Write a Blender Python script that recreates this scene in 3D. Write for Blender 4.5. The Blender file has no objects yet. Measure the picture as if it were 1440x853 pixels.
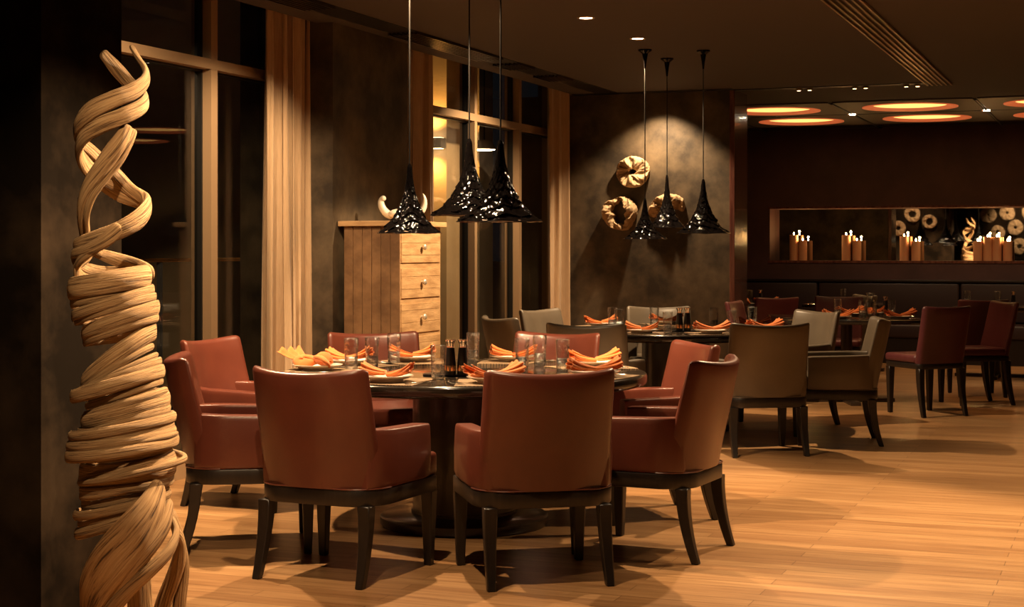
import bpy, bmesh, math, random
from mathutils import Vector, Matrix
random.seed(11)
C = bpy.context.scene.collection
sc = bpy.context.scene
# ------------------------------------------------------------------ camera frame
F_PX = 2250.0; HZ = 351.0; CAM_H = 1.35
YAW = math.atan((1588-720)/F_PX)            # the room's long axis lies this far right of the view
SN, CS = math.sin(YAW), math.cos(YAW)
def cam2w(xr, z): return (CS*xr - SN*z, CS*z + SN*xr)          # right / forward metres -> room X, Y
def px(x, z): return cam2w((x-720)/F_PX*z, z)                  # picture column at a forward distance
def on_h(x, y, h=0.75):                                        # picture point on a horizontal plane
    z = (CAM_H-h)*F_PX/(y-HZ); X, Y = px(x, z); return (X, Y, h)
def wallY(x, X):                                               # picture column on the plane X = const
    u = (x-720)/F_PX; z = X/(CS*u - SN); return z*(CS + SN*u)
def planeY(x, y, Y):                                           # picture point on the plane Y = const
    u = (x-720)/F_PX; z = Y/(CS + SN*u); return ((CS*u - SN)*z, Y, CAM_H - (y-HZ)/F_PX*z)
CAMDIR = math.atan2(SN, CS)                                    # heading angle (rotation about z of camera frame)
cam = bpy.data.cameras.new('camera'); co = bpy.data.objects.new('camera', cam); C.objects.link(co)
cam.sensor_width = 36; cam.lens = 36*F_PX/1440; cam.shift_y = -(426.5-HZ)/1440
cam.clip_start = 0.05; cam.clip_end = 400
co.location = (0, 0, CAM_H); co.rotation_euler = (math.pi/2, 0, CAMDIR)
sc.camera = co
# ------------------------------------------------------------------ materials
def mat(name, col, rough=0.5, metal=0.0, coat=0.0, col2=None, scale=8, stretch=None, bump=0.0, bscale=60, coords='Object',
        spec=0.5, emit=None, estr=0, sheen=0, detail=6, contrast=(0.35, 0.65), sss=0):
    m = bpy.data.materials.new(name); m.use_nodes = True
    nt = m.node_tree; b = nt.nodes['Principled BSDF']
    b.inputs['Base Color'].default_value = (*col, 1); b.inputs['Roughness'].default_value = rough
    b.inputs['Metallic'].default_value = metal; b.inputs['Coat Weight'].default_value = coat
    b.inputs['Specular IOR Level'].default_value = spec; b.inputs['Sheen Weight'].default_value = sheen
    if sss:
        b.inputs['Subsurface Weight'].default_value = sss; b.inputs['Subsurface Radius'].default_value = (.02, .01, .005)
    if emit: b.inputs['Emission Color'].default_value = (*emit, 1); b.inputs['Emission Strength'].default_value = estr
    tc = nt.nodes.new('ShaderNodeTexCoord'); mp = nt.nodes.new('ShaderNodeMapping')
    nt.links.new(tc.outputs[coords], mp.inputs['Vector'])
    if stretch: mp.inputs['Scale'].default_value = stretch
    if col2:
        n = nt.nodes.new('ShaderNodeTexNoise'); n.inputs['Scale'].default_value = scale; n.inputs['Detail'].default_value = detail
        n.inputs['Roughness'].default_value = .6
        r = nt.nodes.new('ShaderNodeValToRGB'); r.color_ramp.elements[0].position, r.color_ramp.elements[1].position = contrast
        r.color_ramp.elements[0].color = (*col, 1); r.color_ramp.elements[1].color = (*col2, 1)
        nt.links.new(mp.outputs[0], n.inputs['Vector']); nt.links.new(n.outputs['Fac'], r.inputs['Fac'])
        nt.links.new(r.outputs['Color'], b.inputs['Base Color'])
    if bump:
        n2 = nt.nodes.new('ShaderNodeTexNoise'); n2.inputs['Scale'].default_value = bscale; n2.inputs['Detail'].default_value = 4
        bp = nt.nodes.new('ShaderNodeBump'); bp.inputs['Strength'].default_value = bump; bp.inputs['Distance'].default_value = .01
        nt.links.new(mp.outputs[0], n2.inputs['Vector']); nt.links.new(n2.outputs['Fac'], bp.inputs['Height'])
        nt.links.new(bp.outputs['Normal'], b.inputs['Normal'])
    return m
def glass_mat(name, col=(1, 1, 1), rough=0.0, bump=0, bscale=60):
    m = bpy.data.materials.new(name); m.use_nodes = True; nt = m.node_tree; b = nt.nodes['Principled BSDF']
    b.inputs['Base Color'].default_value = (*col, 1); b.inputs['Roughness'].default_value = rough
    b.inputs['Transmission Weight'].default_value = 1; b.inputs['IOR'].default_value = 1.45
    if bump:
        tc = nt.nodes.new('ShaderNodeTexCoord'); n2 = nt.nodes.new('ShaderNodeTexNoise'); n2.inputs['Scale'].default_value = bscale
        bp = nt.nodes.new('ShaderNodeBump'); bp.inputs['Strength'].default_value = bump; bp.inputs['Distance'].default_value = .01
        nt.links.new(tc.outputs['Object'], n2.inputs['Vector']); nt.links.new(n2.outputs['Fac'], bp.inputs['Height'])
        nt.links.new(bp.outputs['Normal'], b.inputs['Normal'])
    return m
def pane_mat():
    m = bpy.data.materials.new('window_glass'); m.use_nodes = True; nt = m.node_tree; nt.nodes.remove(nt.nodes['Principled BSDF'])
    out = nt.nodes['Material Output']; tr = nt.nodes.new('ShaderNodeBsdfTransparent'); gl = nt.nodes.new('ShaderNodeBsdfGlossy')
    tr.inputs[0].default_value = (.9, .9, .88, 1); gl.inputs['Roughness'].default_value = 0.01
    ge = nt.nodes.new('ShaderNodeNewGeometry'); mr = nt.nodes.new('ShaderNodeMapRange'); mr.inputs['To Min'].default_value = 1.5; mr.inputs['To Max'].default_value = 1/1.5
    nt.links.new(ge.outputs['Backfacing'], mr.inputs['Value'])
    fr = nt.nodes.new('ShaderNodeFresnel'); nt.links.new(mr.outputs[0], fr.inputs[0]); mx = nt.nodes.new('ShaderNodeMixShader')
    nt.links.new(fr.outputs[0], mx.inputs[0]); nt.links.new(tr.outputs[0], mx.inputs[1]); nt.links.new(gl.outputs[0], mx.inputs[2])
    nt.links.new(mx.outputs[0], out.inputs[0]); return m
def floor_mat():
    m = bpy.data.materials.new('oak_planks'); m.use_nodes = True; nt = m.node_tree; b = nt.nodes['Principled BSDF']
    tc = nt.nodes.new('ShaderNodeTexCoord'); br = nt.nodes.new('ShaderNodeTexBrick')
    br.offset = .37; br.offset_frequency = 2; br.squash = 1
    br.inputs['Color1'].default_value = (.34, .18, .078, 1); br.inputs['Color2'].default_value = (.47, .272, .125, 1)
    br.inputs['Mortar'].default_value = (.16, .08, .03, 1); br.inputs['Scale'].default_value = 1
    br.inputs['Mortar Size'].default_value = .0018; br.inputs['Mortar Smooth'].default_value = .2; br.inputs['Bias'].default_value = 0
    br.inputs['Brick Width'].default_value = 1.35; br.inputs['Row Height'].default_value = .105
    nt.links.new(tc.outputs['Object'], br.inputs['Vector'])
    mp = nt.nodes.new('ShaderNodeMapping'); mp.inputs['Scale'].default_value = (1.2, 14, 1)
    nt.links.new(tc.outputs['Object'], mp.inputs['Vector'])
    n = nt.nodes.new('ShaderNodeTexNoise'); n.inputs['Scale'].default_value = 2.2; n.inputs['Detail'].default_value = 7; n.inputs['Distortion'].default_value = .4
    nt.links.new(mp.outputs[0], n.inputs['Vector'])
    r = nt.nodes.new('ShaderNodeValToRGB'); r.color_ramp.elements[0].position = .3; r.color_ramp.elements[1].position = .7
    r.color_ramp.elements[0].color = (.72, .66, .60, 1); r.color_ramp.elements[1].color = (1.08, 1.08, 1.08, 1)
    nt.links.new(n.outputs['Fac'], r.inputs['Fac'])
    mx = nt.nodes.new('ShaderNodeMix'); mx.data_type = 'RGBA'; mx.blend_type = 'MULTIPLY'; mx.inputs[0].default_value = 1
    nt.links.new(br.outputs['Color'], mx.inputs[6]); nt.links.new(r.outputs['Color'], mx.inputs[7])
    nt.links.new(mx.outputs[2], b.inputs['Base Color'])
    b.inputs['Roughness'].default_value = .33; b.inputs['Specular IOR Level'].default_value = .45
    bp = nt.nodes.new('ShaderNodeBump'); bp.inputs['Strength'].default_value = .08; bp.inputs['Distance'].default_value = .004
    nt.links.new(n.outputs['Fac'], bp.inputs['Height']); nt.links.new(bp.outputs['Normal'], b.inputs['Normal'])
    return m
def driftwood_mat():
    m = bpy.data.materials.new('driftwood'); m.use_nodes = True; nt = m.node_tree; b = nt.nodes['Principled BSDF']
    uv = nt.nodes.new('ShaderNodeUVMap'); mp = nt.nodes.new('ShaderNodeMapping'); mp.inputs['Scale'].default_value = (7, 1.0, 1)
    nt.links.new(uv.outputs[0], mp.inputs['Vector'])
    n = nt.nodes.new('ShaderNodeTexNoise'); n.inputs['Scale'].default_value = 5; n.inputs['Detail'].default_value = 9; n.inputs['Roughness'].default_value = .68
    n.inputs['Distortion'].default_value = .5
    nt.links.new(mp.outputs[0], n.inputs['Vector'])
    r = nt.nodes.new('ShaderNodeValToRGB'); e = r.color_ramp.elements
    e[0].position = .37; e[0].color = (.055, .026, .011, 1); e[1].position = .475; e[1].color = (.37, .215, .095, 1)
    x = e.new(.68); x.color = (.56, .37, .185, 1)
    nt.links.new(n.outputs['Fac'], r.inputs['Fac']); nt.links.new(r.outputs['Color'], b.inputs['Base Color'])
    bp = nt.nodes.new('ShaderNodeBump'); bp.inputs['Strength'].default_value = .9; bp.inputs['Distance'].default_value = .014
    nt.links.new(n.outputs['Fac'], bp.inputs['Height']); nt.links.new(bp.outputs['Normal'], b.inputs['Normal'])
    b.inputs['Roughness'].default_value = .62; b.inputs['Specular IOR Level'].default_value = .3
    return m
def weave_mat():
    m = bpy.data.materials.new('woven_mat'); m.use_nodes = True; nt = m.node_tree; b = nt.nodes['Principled BSDF']
    tc = nt.nodes.new('ShaderNodeTexCoord'); ck = nt.nodes.new('ShaderNodeTexChecker'); ck.inputs['Scale'].default_value = 130
    ck.inputs[1].default_value = (.36, .24, .13, 1); ck.inputs[2].default_value = (.10, .06, .035, 1)
    nt.links.new(tc.outputs['Object'], ck.inputs['Vector']); nt.links.new(ck.outputs[0], b.inputs['Base Color'])
    b.inputs['Roughness'].default_value = .6; return m
M = {}
M['floor'] = floor_mat()
M['ceiling'] = mat('ceiling_paint', (.060, .045, .036), .75)
M['coffer'] = mat('coffer_panel', (.055, .040, .030), .45)
M['plaster'] = mat('dark_plaster', (.034, .025, .017), .55, col2=(.16, .118, .073), scale=3.2, bump=.35, bscale=5, detail=9, contrast=(.38, .72))
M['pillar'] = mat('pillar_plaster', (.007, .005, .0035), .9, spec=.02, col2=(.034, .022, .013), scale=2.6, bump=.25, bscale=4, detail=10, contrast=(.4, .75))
M['alcove'] = mat('alcove_wall', (.058, .028, .032), .6, col2=(.085, .040, .042), scale=2.5, bump=.1)
M['gloss_wood'] = mat('polished_dark_wood', (.085, .028, .022), .16, col2=(.19, .08, .06), scale=4, stretch=(6, 6, .6), coat=.5)
M['frame'] = mat('window_frame_paint', (.33, .22, .125), .5)
M['pane'] = pane_mat()
M['curtain'] = mat('curtain_linen', (.46, .31, .18), .85, col2=(.56, .39, .24), scale=30, stretch=(8, 8, .3), sheen=.2)
M['black'] = mat('black_metal', (.012, .011, .010), .35)
M['vent'] = mat('vent_metal', (.06, .045, .035), .3, metal=.7)
M['bronze'] = mat('vent_bronze', (.55, .37, .18), .32, metal=1)
M['redleather'] = mat('burgundy_leather', (.092, .0232, .0145), .33, col2=(.125, .032, .018), scale=3, bump=.06, bscale=240, coat=.12)
M['greyleather'] = mat('taupe_leather', (.095, .075, .054), .38, col2=(.125, .098, .07), scale=3, bump=.06, bscale=240, coat=.1)
M['purple'] = mat('plum_leather', (.085, .020, .024), .4, col2=(.11, .027, .030), scale=3, bump=.06, bscale=240, coat=.1)
M['legwood'] = mat('ebonised_wood', (.010, .007, .0055), .36, col2=(.018, .012, .009), scale=8, stretch=(8, 8, .6))
M['table'] = mat('dark_table_top', (.014, .011, .009), .16, col2=(.03, .022, .016), scale=4, coat=.4)
M['tablebase'] = mat('dark_table_base', (.030, .020, .014), .28, col2=(.045, .03, .02), scale=4, coat=.2)
M['plate'] = mat('white_china', (.78, .72, .64), .16, coat=.5)
M['napkin'] = mat('orange_linen', (.60, .150, .026), .8, col2=(.68, .19, .034), scale=40, bump=.12, bscale=500, sheen=.2)
M['dusk_napkin'] = M['napkin']
M['steel'] = mat('polished_steel', (.75, .7, .64), .14, metal=1)
M['brass'] = mat('warm_brass', (.6, .42, .22), .2, metal=1)
M['mill'] = mat('black_mill', (.012, .01, .010), .3, coat=.3)
def clear_glass(name, blend, bump):
    m = bpy.data.materials.new(name); m.use_nodes = True; nt = m.node_tree; nt.nodes.remove(nt.nodes['Principled BSDF'])
    out = nt.nodes['Material Output']; tr = nt.nodes.new('ShaderNodeBsdfTransparent'); gl = nt.nodes.new('ShaderNodeBsdfGlossy')
    tr.inputs[0].default_value = (.975, .97, .96, 1); gl.inputs['Roughness'].default_value = .14
    tc = nt.nodes.new('ShaderNodeTexCoord'); n = nt.nodes.new('ShaderNodeTexNoise'); n.inputs['Scale'].default_value = 60
    bp = nt.nodes.new('ShaderNodeBump'); bp.inputs['Strength'].default_value = bump; bp.inputs['Distance'].default_value = .01
    nt.links.new(tc.outputs['Object'], n.inputs['Vector']); nt.links.new(n.outputs['Fac'], bp.inputs['Height']); nt.links.new(bp.outputs[0], gl.inputs['Normal'])
    lw = nt.nodes.new('ShaderNodeLayerWeight'); lw.inputs[0].default_value = blend; nt.links.new(bp.outputs[0], lw.inputs['Normal'])
    mx = nt.nodes.new('ShaderNodeMixShader'); nt.links.new(lw.outputs['Facing'], mx.inputs[0]); nt.links.new(tr.outputs[0], mx.inputs[1]); nt.links.new(gl.outputs[0], mx.inputs[2])
    nt.links.new(mx.outputs[0], out.inputs[0]); return m
M['glass'] = clear_glass('tumbler_glass', .33, 1.0)
M['thick'] = clear_glass('thick_glass', .36, 1.4)
M['mat'] = weave_mat()
M['shade'] = mat('black_lacquer', (.0025, .002, .002), .09, spec=.3, bump=.07, bscale=40)
M['shade_in'] = mat('shade_lining', (.10, .06, .035), .5)
M['drift'] = driftwood_mat()
M['disc'] = mat('pale_driftwood', (.52, .37, .22), .8, col2=(.20, .11, .05), scale=14, bump=1.0, bscale=22, detail=10, contrast=(.5, .72))
M['cabside'] = mat('reclaimed_planks', (.14, .072, .032), .6, col2=(.27, .15, .07), scale=6, stretch=(1, 14, 1.2), bump=.3, bscale=20)
M['cabfront'] = mat('pale_reclaimed_planks', (.40, .235, .105), .6, col2=(.62, .40, .20), scale=4, stretch=(1, 1.3, 7), contrast=(.35, .65), bump=.25, bscale=20)
M['crack'] = mat('plank_joint', (.05, .025, .012), .8)
M['ivory'] = mat('ivory_glaze', (.85, .78, .66), .2, coat=.4)
M['knob'] = mat('worn_silver', (.72, .66, .56), .3, metal=.55)
M['wax'] = mat('candle_wax', (.75, .40, .24), .5, sss=.3)
M['flame'] = mat('flame', (1, .6, .2), .5, emit=(1, .62, .22), estr=110)
M['lens'] = mat('lamp_lens', (1, .9, .75), .4, emit=(1, .80, .52), estr=45)
M['dimlens'] = mat('dim_lamp_lens', (1, .8, .5), .4, emit=(1, .72, .4), estr=7)
M['dome'] = mat('dome_light', (1, .7, .4), .5, emit=(1, .50, .13), estr=1.9)
M['copper'] = mat('glowing_copper_dish', (.50, .14, .05), .42, emit=(1, .19, .055), estr=.42)
M['mirror'] = mat('mirror_glass', (.86, .84, .80), .015, metal=1)
M['banquette'] = mat('banquette_leather', (.022, .010, .011), .5)
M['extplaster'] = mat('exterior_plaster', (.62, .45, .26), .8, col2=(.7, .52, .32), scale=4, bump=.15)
M['ground'] = mat('night_ground', (.02, .02, .022), .8)
M['stone'] = mat('dark_facade', (.05, .05, .055), .8)
M['citylamp'] = mat('street_lamp_globe', (1, .75, .4), .5, emit=(1, .68, .36), estr=14)
M['citywhite'] = mat('cool_lamp_globe', (.8, .9, .8), .5, emit=(.75, .95, .75), estr=4)
# ------------------------------------------------------------------ mesh helpers
class MB:
    def __init__(s): s.v = []; s.f = []; s.uv = []; s.has_uv = False
    def add(s, vs, fs, uvs=None):
        o = len(s.v); s.v += [tuple(p) for p in vs]; s.f += [tuple(i+o for i in f) for f in fs]
        if uvs: s.has_uv = True; s.uv += uvs
        else: s.uv += [(0, 0)]*len(vs)
        return s
    def box(s, x0, x1, y0, y1, z0, z1):
        vs = [(x, y, z) for z in (z0, z1) for y in (y0, y1) for x in (x0, x1)]
        return s.add(vs, [(0, 2, 3, 1), (4, 5, 7, 6), (0, 1, 5, 4), (2, 6, 7, 3), (0, 4, 6, 2), (1, 3, 7, 5)])
    def prism(s, pts, z0, z1):
        n = len(pts); vs = [(x, y, z0) for x, y in pts]+[(x, y, z1) for x, y in pts]
        fs = [tuple(reversed(range(n))), tuple(range(n, 2*n))]+[(i, (i+1) % n, n+(i+1) % n, n+i) for i in range(n)]
        return s.add(vs, fs)
    def lathe(s, prof, n=32, c=(0, 0, 0), warp=None, close=True):
        vs = []; fs = []; m = len(prof)
        for i in range(n):
            a = 2*math.pi*i/n
            for j, (r, z) in enumerate(prof):
                if warp: r, z = warp(r, z, a, j)
                vs.append((c[0]+r*math.cos(a), c[1]+r*math.sin(a), c[2]+z))
        for i in range(n):
            k = (i+1) % n
            for j in range(m-1): fs.append((i*m+j, k*m+j, k*m+j+1, i*m+j+1))
        if close:
            if prof[0][0] > 1e-6: fs.append(tuple(i*m for i in reversed(range(n))))
            if prof[-1][0] > 1e-6: fs.append(tuple(i*m+m-1 for i in range(n)))
        return s.add(vs, fs)
    def tube(s, path, rad, n=10, flat=None, axis=None, caps=True, jitter=None):
        """path: points; rad: number or list. flat: list of (half width across surface, half thickness along outward) using axis point fn"""
        P = [Vector(p) for p in path]; vs = []; fs = []; uvs = []; L = 0; prevN = None
        for i, p in enumerate(P):
            t = (P[min(i+1, len(P)-1)]-P[max(i-1, 0)])
            t = t.normalized() if t.length > 1e-9 else Vector((0, 0, 1))
            if axis: N = p-axis(p); N = N-t*N.dot(t)
            elif prevN is not None: N = prevN-t*prevN.dot(t)
            else:
                ref = Vector((0, 0, 1)) if abs(t.z) < .9 else Vector((1, 0, 0)); N = ref-t*ref.dot(t)
            if N.length < 1e-6: N = Vector((1, 0, 0))
            N.normalize(); B = t.cross(N); prevN = N
            if i: L += (P[i]-P[i-1]).length
            if flat: hw, ht = flat[i]
            else: hw = ht = rad[i] if hasattr(rad, '__len__') else rad
            for k in range(n):
                a = 2*math.pi*k/n; j = jitter(i, k) if jitter else 1
                q = p+B*(math.cos(a)*hw*j)+N*(math.sin(a)*ht*j)
                vs.append(q); uvs.append((k/n if k <= n/2 else 1-k/n, L))
        for i in range(len(P)-1):
            for k in range(n): fs.append((i*n+k, i*n+(k+1) % n, (i+1)*n+(k+1) % n, (i+1)*n+k))
        if caps: fs.append(tuple(reversed(range(n)))); fs.append(tuple((len(P)-1)*n+k for k in range(n)))
        return s.add(vs, fs, uvs)
    def grid(s, fn, nu, nv, closev=False):
        vs = [fn(i/(nu-1), j/(nv if closev else nv-1)) for i in range(nu) for j in range(nv)]; fs = []
        for i in range(nu-1):
            for j in range(nv if closev else nv-1):
                k = (j+1) % nv; fs.append((i*nv+j, (i+1)*nv+j, (i+1)*nv+k, i*nv+k))
        return s.add(vs, fs)
    def build(s, name, m, parent=None, loc=(0, 0, 0), rz=0, bevel=0, seg=2, smooth=True, angle=40, subd=0, solid=0):
        me = bpy.data.meshes.new(name); me.from_pydata(s.v, [], s.f); me.update()
        bm = bmesh.new(); bm.from_mesh(me); bmesh.ops.recalc_face_normals(bm, faces=bm.faces)
        if s.has_uv:
            uvl = bm.loops.layers.uv.new('UVMap'); bm.verts.ensure_lookup_table()
            for f in bm.faces:
                for l in f.loops: l[uvl].uv = s.uv[l.vert.index]
        if bevel:
            es = [e for e in bm.edges if len(e.link_faces) == 2 and e.calc_face_angle(0) > math.radians(30)]
            bmesh.ops.bevel(bm, geom=es, offset=bevel, segments=seg, affect='EDGES', profile=.5, clamp_overlap=True)
        bm.to_mesh(me); bm.free()
        if smooth:
            me.shade_smooth(); me.set_sharp_from_angle(angle=math.radians(angle))
        me.materials.append(m)
        o = bpy.data.objects.new(name, me); C.objects.link(o)
        if parent is not None: o.parent = parent
        o.location = loc; o.rotation_euler = (0, 0, rz)
        if solid:
            md = o.modifiers.new('solid', 'SOLIDIFY'); md.thickness = solid; md.offset = 0
        if subd:
            md = o.modifiers.new('subd', 'SUBSURF'); md.levels = subd; md.render_levels = subd
        return o
def tag(o, label, cat, group=None, kind=None):
    o['label'] = label; o['category'] = cat
    if group: o['group'] = group
    if kind: o['kind'] = kind
    return o
def thing(name, label, cat, loc=(0, 0, 0), rz=0, group=None):
    o = bpy.data.objects.new(name, None); C.objects.link(o); o.empty_display_size = .1
    o.location = loc; o.rotation_euler = (0, 0, rz); return tag(o, label, cat, group)
def struct(name, mb, m, **k):
    o = mb.build(name, m, **k); o['kind'] = 'structure'; return o
def dup(root, loc, rz, label, group=None, swap=None):
    r = root.copy(); C.objects.link(r); r.location = loc; r.rotation_euler = (0, 0, rz); r['label'] = label
    if group: r['group'] = group
    def rec(src, dst):
        for ch in list(src.children):
            c = ch.copy(); C.objects.link(c); c.parent = dst; rec(ch, c)
    rec(root, r); return r
# ------------------------------------------------------------------ the room
H = 2.85
XF, XG = -5.2, -5.29                 # frame face, glass
YD = 14.75                           # middle wall with the wooden rings
YB = 20.0                            # back wall
YC0, YC1 = 16.45, 19.95              # coffered zone
struct('floor', MB().box(-5.6, 5.2, -2.3, 20.6, -.12, 0), M['floor'], smooth=False)
cb = MB().box(-5.02, 5.2, -2.3, YC0, H, H+.18).box(-5.02, 5.2, YC1, YB+.6, H, H+.18)
struct('ceiling', cb, M['ceiling'], smooth=False)
struct('trim_1', MB().box(-5.6, -5.02, -2.3, YD, 3.12, 3.2), M['ceiling'], smooth=False)      # roof of the curtain recess
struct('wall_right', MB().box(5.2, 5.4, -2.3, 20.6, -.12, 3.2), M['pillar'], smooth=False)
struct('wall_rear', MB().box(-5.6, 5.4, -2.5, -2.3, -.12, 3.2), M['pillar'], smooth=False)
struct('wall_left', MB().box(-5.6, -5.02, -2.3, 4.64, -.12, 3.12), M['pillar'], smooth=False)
# near pillar
PX1 = -3.56
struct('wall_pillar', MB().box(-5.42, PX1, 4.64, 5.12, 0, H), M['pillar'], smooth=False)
yc0, yc1 = wallY(468, -4.9), wallY(573, -4.9)
struct('wall_column', MB().box(-5.6, -4.9, yc0, yc1, 0, 3.12), M['plaster'], smooth=False)
struct('wall_middle', MB().box(-5.6, -3.50, YD, YD+.5, 0, H), M['plaster'], smooth=False)
# polished end panel of the middle wall
struct('trim_2', MB().box(-3.50, -3.45, YD-.01, YD+.52, 0, H), M['gloss_wood'], smooth=False, bevel=.004)
# back wall with a mirrored niche
nx0, nz0, nz1 = -4.23, 1.215, 1.865
wb = MB().box(-5.6, 5.4, YB, YB+.45, -.12, nz0).box(-5.6, 5.4, YB, YB+.45, nz1, 3.2).box(-5.6, nx0, YB, YB+.45, nz0, nz1).box(4.2, 5.4, YB, YB+.45, nz0, nz1)
struct('wall_back', wb, M['alcove'], smooth=False)
struct('wall_alcove', MB().box(-5.6, -5.4, YD+.5, YB, 0, 3.2), M['alcove'], smooth=False)
nt_ = MB().box(nx0-.02, 4.22, YB-.012, YB+.0, nz1, nz1+.022).box(nx0-.02, 4.22, YB-.012, YB+.0, nz0-.03, nz0)
struct('trim_3', nt_, M['gloss_wood'], smooth=False)
tag(MB().box(nx0, 4.2, YB+.30, YB+.32, nz0, nz1).build('wall_mirror', M['mirror'], smooth=False),
    'long mirror lining the back of the candle niche', 'mirror')
# ceiling coffers with round dome lights
coff = MB(); domes = []
xs = [-4.97+1.42*i for i in range(8)]; ys = [17.03, 18.53]; R = .475; SX, SY = .70, .735
def coffer_panel(mb, cx, cy, sx, sy, r, z0, n=48):
    ring = []; sq = []
    for k in range(n):
        a = 2*math.pi*k/n; c, s = math.cos(a), math.sin(a); t = 1/max(abs(c)/sx, abs(s)/sy)
        ring.append((cx+r*c, cy+r*s)); sq.append((cx+t*c, cy+t*s))
    vs = [(x, y, z0) for x, y in ring]+[(x, y, z0) for x, y in sq]+[(x, y, z0+.05) for x, y in sq]+[(x, y, z0+.02) for x, y in ring]
    fs = []
    for k in range(n):
        j = (k+1) % n; fs += [(k, j, n+j, n+k), (n+k, n+j, 2*n+j, 2*n+k), (k, 3*n+k, 3*n+j, j)]
    mb.add(vs, fs)
for cx in xs:
    for cy in ys:
        coffer_panel(coff, cx, cy, SX-.012, SY-.012, R, H-.012)
        domes.append((cx, cy))
struct('ceiling_coffers', coff, M['coffer'], smooth=False)
struct('ceiling_backing', MB().box(-5.6, 5.4, YC0, YC1, H+.024, H+.3), M['coffer'], smooth=False)
dome_proto = None
vis = {(2, 0): 'round glowing dome light in the front row, nearest the polished wall end', (3, 0): 'round glowing dome light in the front row, second from the polished wall end', (4, 0): 'round glowing dome light in the front row, cut by the right picture edge',
       (2, 1): 'round glowing dome light in the back row, nearest the polished wall end'}
nb = 0
for i, cx in enumerate(xs):
    for j, cy in enumerate(ys):
        if i in (0, 6, 7): continue
        row = ('front', 'back')[j]
        lab = {1: f'glowing dome light, leftmost of the {row} row, nearest the polished wall end',
               2: f'glowing dome light, second from left in the {row} row',
               3: f'glowing dome light, third from left in the {row} row',
               4: f'glowing dome light, fourth from left in the {row} row',
               5: f'glowing dome light, fifth from left in the {row} row'}[i]
        if dome_proto is None:
            d = thing('dome_light', lab, 'ceiling light', (cx, cy, H-.012), 0, 'round dome lights in the coffered ceiling')
            MB().lathe([(R+.012, .002), (R+.012, -.008), (R-.005, -.010), (R-.10, .018), (R-.10, .030), (R, .02)], 48, close=False).build('copper_reflector', M['copper'], d)
            MB().lathe([(0, .022), (.2, .021), (R-.098, .018), (R-.098, .036), (0, .036)], 48, close=False).build('diffuser', M['dome'], d)
            dome_proto = d
        else: d = dup(dome_proto, (cx, cy, H-.012), 0, lab)
# ------------------------------------------------------------------ downlights
dl_proto = None
def downlight(x, y, label, bright=True, r=.04):
    global dl_proto
    if dl_proto is None:
        d = thing('ceiling_downlight', label, 'ceiling light', (x, y, H), 0, 'small recessed downlights')
        MB().lathe([(r, -.001), (r+.014, -.006), (r+.018, .0)], 24, close=False).build('trim_ring', M['bronze'], d)
        MB().lathe([(0, -.002), (r, -.002), (r, .01)], 24, close=False).build('lens', M['lens'], d)
        dl_proto = d; return d
    return dup(dl_proto, (x, y, H), 0, label)
def ceil_pt(x, y):
    z = (H-CAM_H)*F_PX/(HZ-y); return px(x, z)
downlight(*ceil_pt(824, 25), 'bright ceiling downlight nearer the camera, left of the two over the room')
downlight(*ceil_pt(897, 54), 'bright ceiling downlight above the wall with wooden rings')
downlight(-2.84, 17.77, 'small downlight on the bar between the first and second dome lights').location.z = H-.016
downlight(-1.42, 17.77, 'small downlight on the bar between the second and third dome lights').location.z = H-.016
# bars between the coffers
tb = MB()
for i in range(7): tb.box(xs[i]+SX-.0, xs[i]+SX+.02, YC0, YC1, H-.016, H-.004)
tb.box(-5.0, 5.2, 17.765-.01, 17.765+.01, H-.016, H-.004)
struct('trim_4', tb, M['black'], smooth=False)
# ------------------------------------------------------------------ air grilles
def grille(name, label, x0, x1, y0, y1, n, mslat, mback, z=H):
    g = thing(name, label, 'air vent', ((x0+x1)/2, (y0+y1)/2, z), 0, None); hx, hy = (x1-x0)/2, (y1-y0)/2
    MB().box(-hx, hx, -hy, hy, -.006, -.001).build('backing', M['black'], g, smooth=False)
    w = 2*hx/n
    for k in range(n+1):
        cx = -hx+k*w; MB().box(cx-.007, cx+.007, -hy, hy, -.022, -.006).build('slat', mslat, g, smooth=False)
    return g
xg0, xg1 = -4.77, -4.56
yy = [wallY(390, -4.66)]
segs = [(300, 450), (450, 568), (568, 688), (688, 712), (712, 733), (733, 768), (768, 800), (800, 862)]
def gY(x): return wallY(x, -4.66)
gn = 0
glabs = ['dark linear air vent over the tall windows, nearest the sculpture', 'linear air vent over the far windows, near the first hanging cord',
         'short linear air vent over the far windows, between the second and third pendant cords', 'short linear air vent over the far curtain']
for (a, b), l in zip([(262, 450), (567, 690), (712, 735), (768, 790)], glabs):
    grille('ceiling_vent', l, xg0, xg1, gY(a), gY(b), 6, M['vent'], M['black'])
struct('trim_5', MB().box(xg0, xg1, 4.64, YD, H-.004, H+.002), M['black'], smooth=False)
ge = grille('ceiling_vent', 'long bronze linear air vent running across the ceiling at upper right', -1.70, -1.49, 6.0, 14.85, 5, M['bronze'], M['black'])
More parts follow.
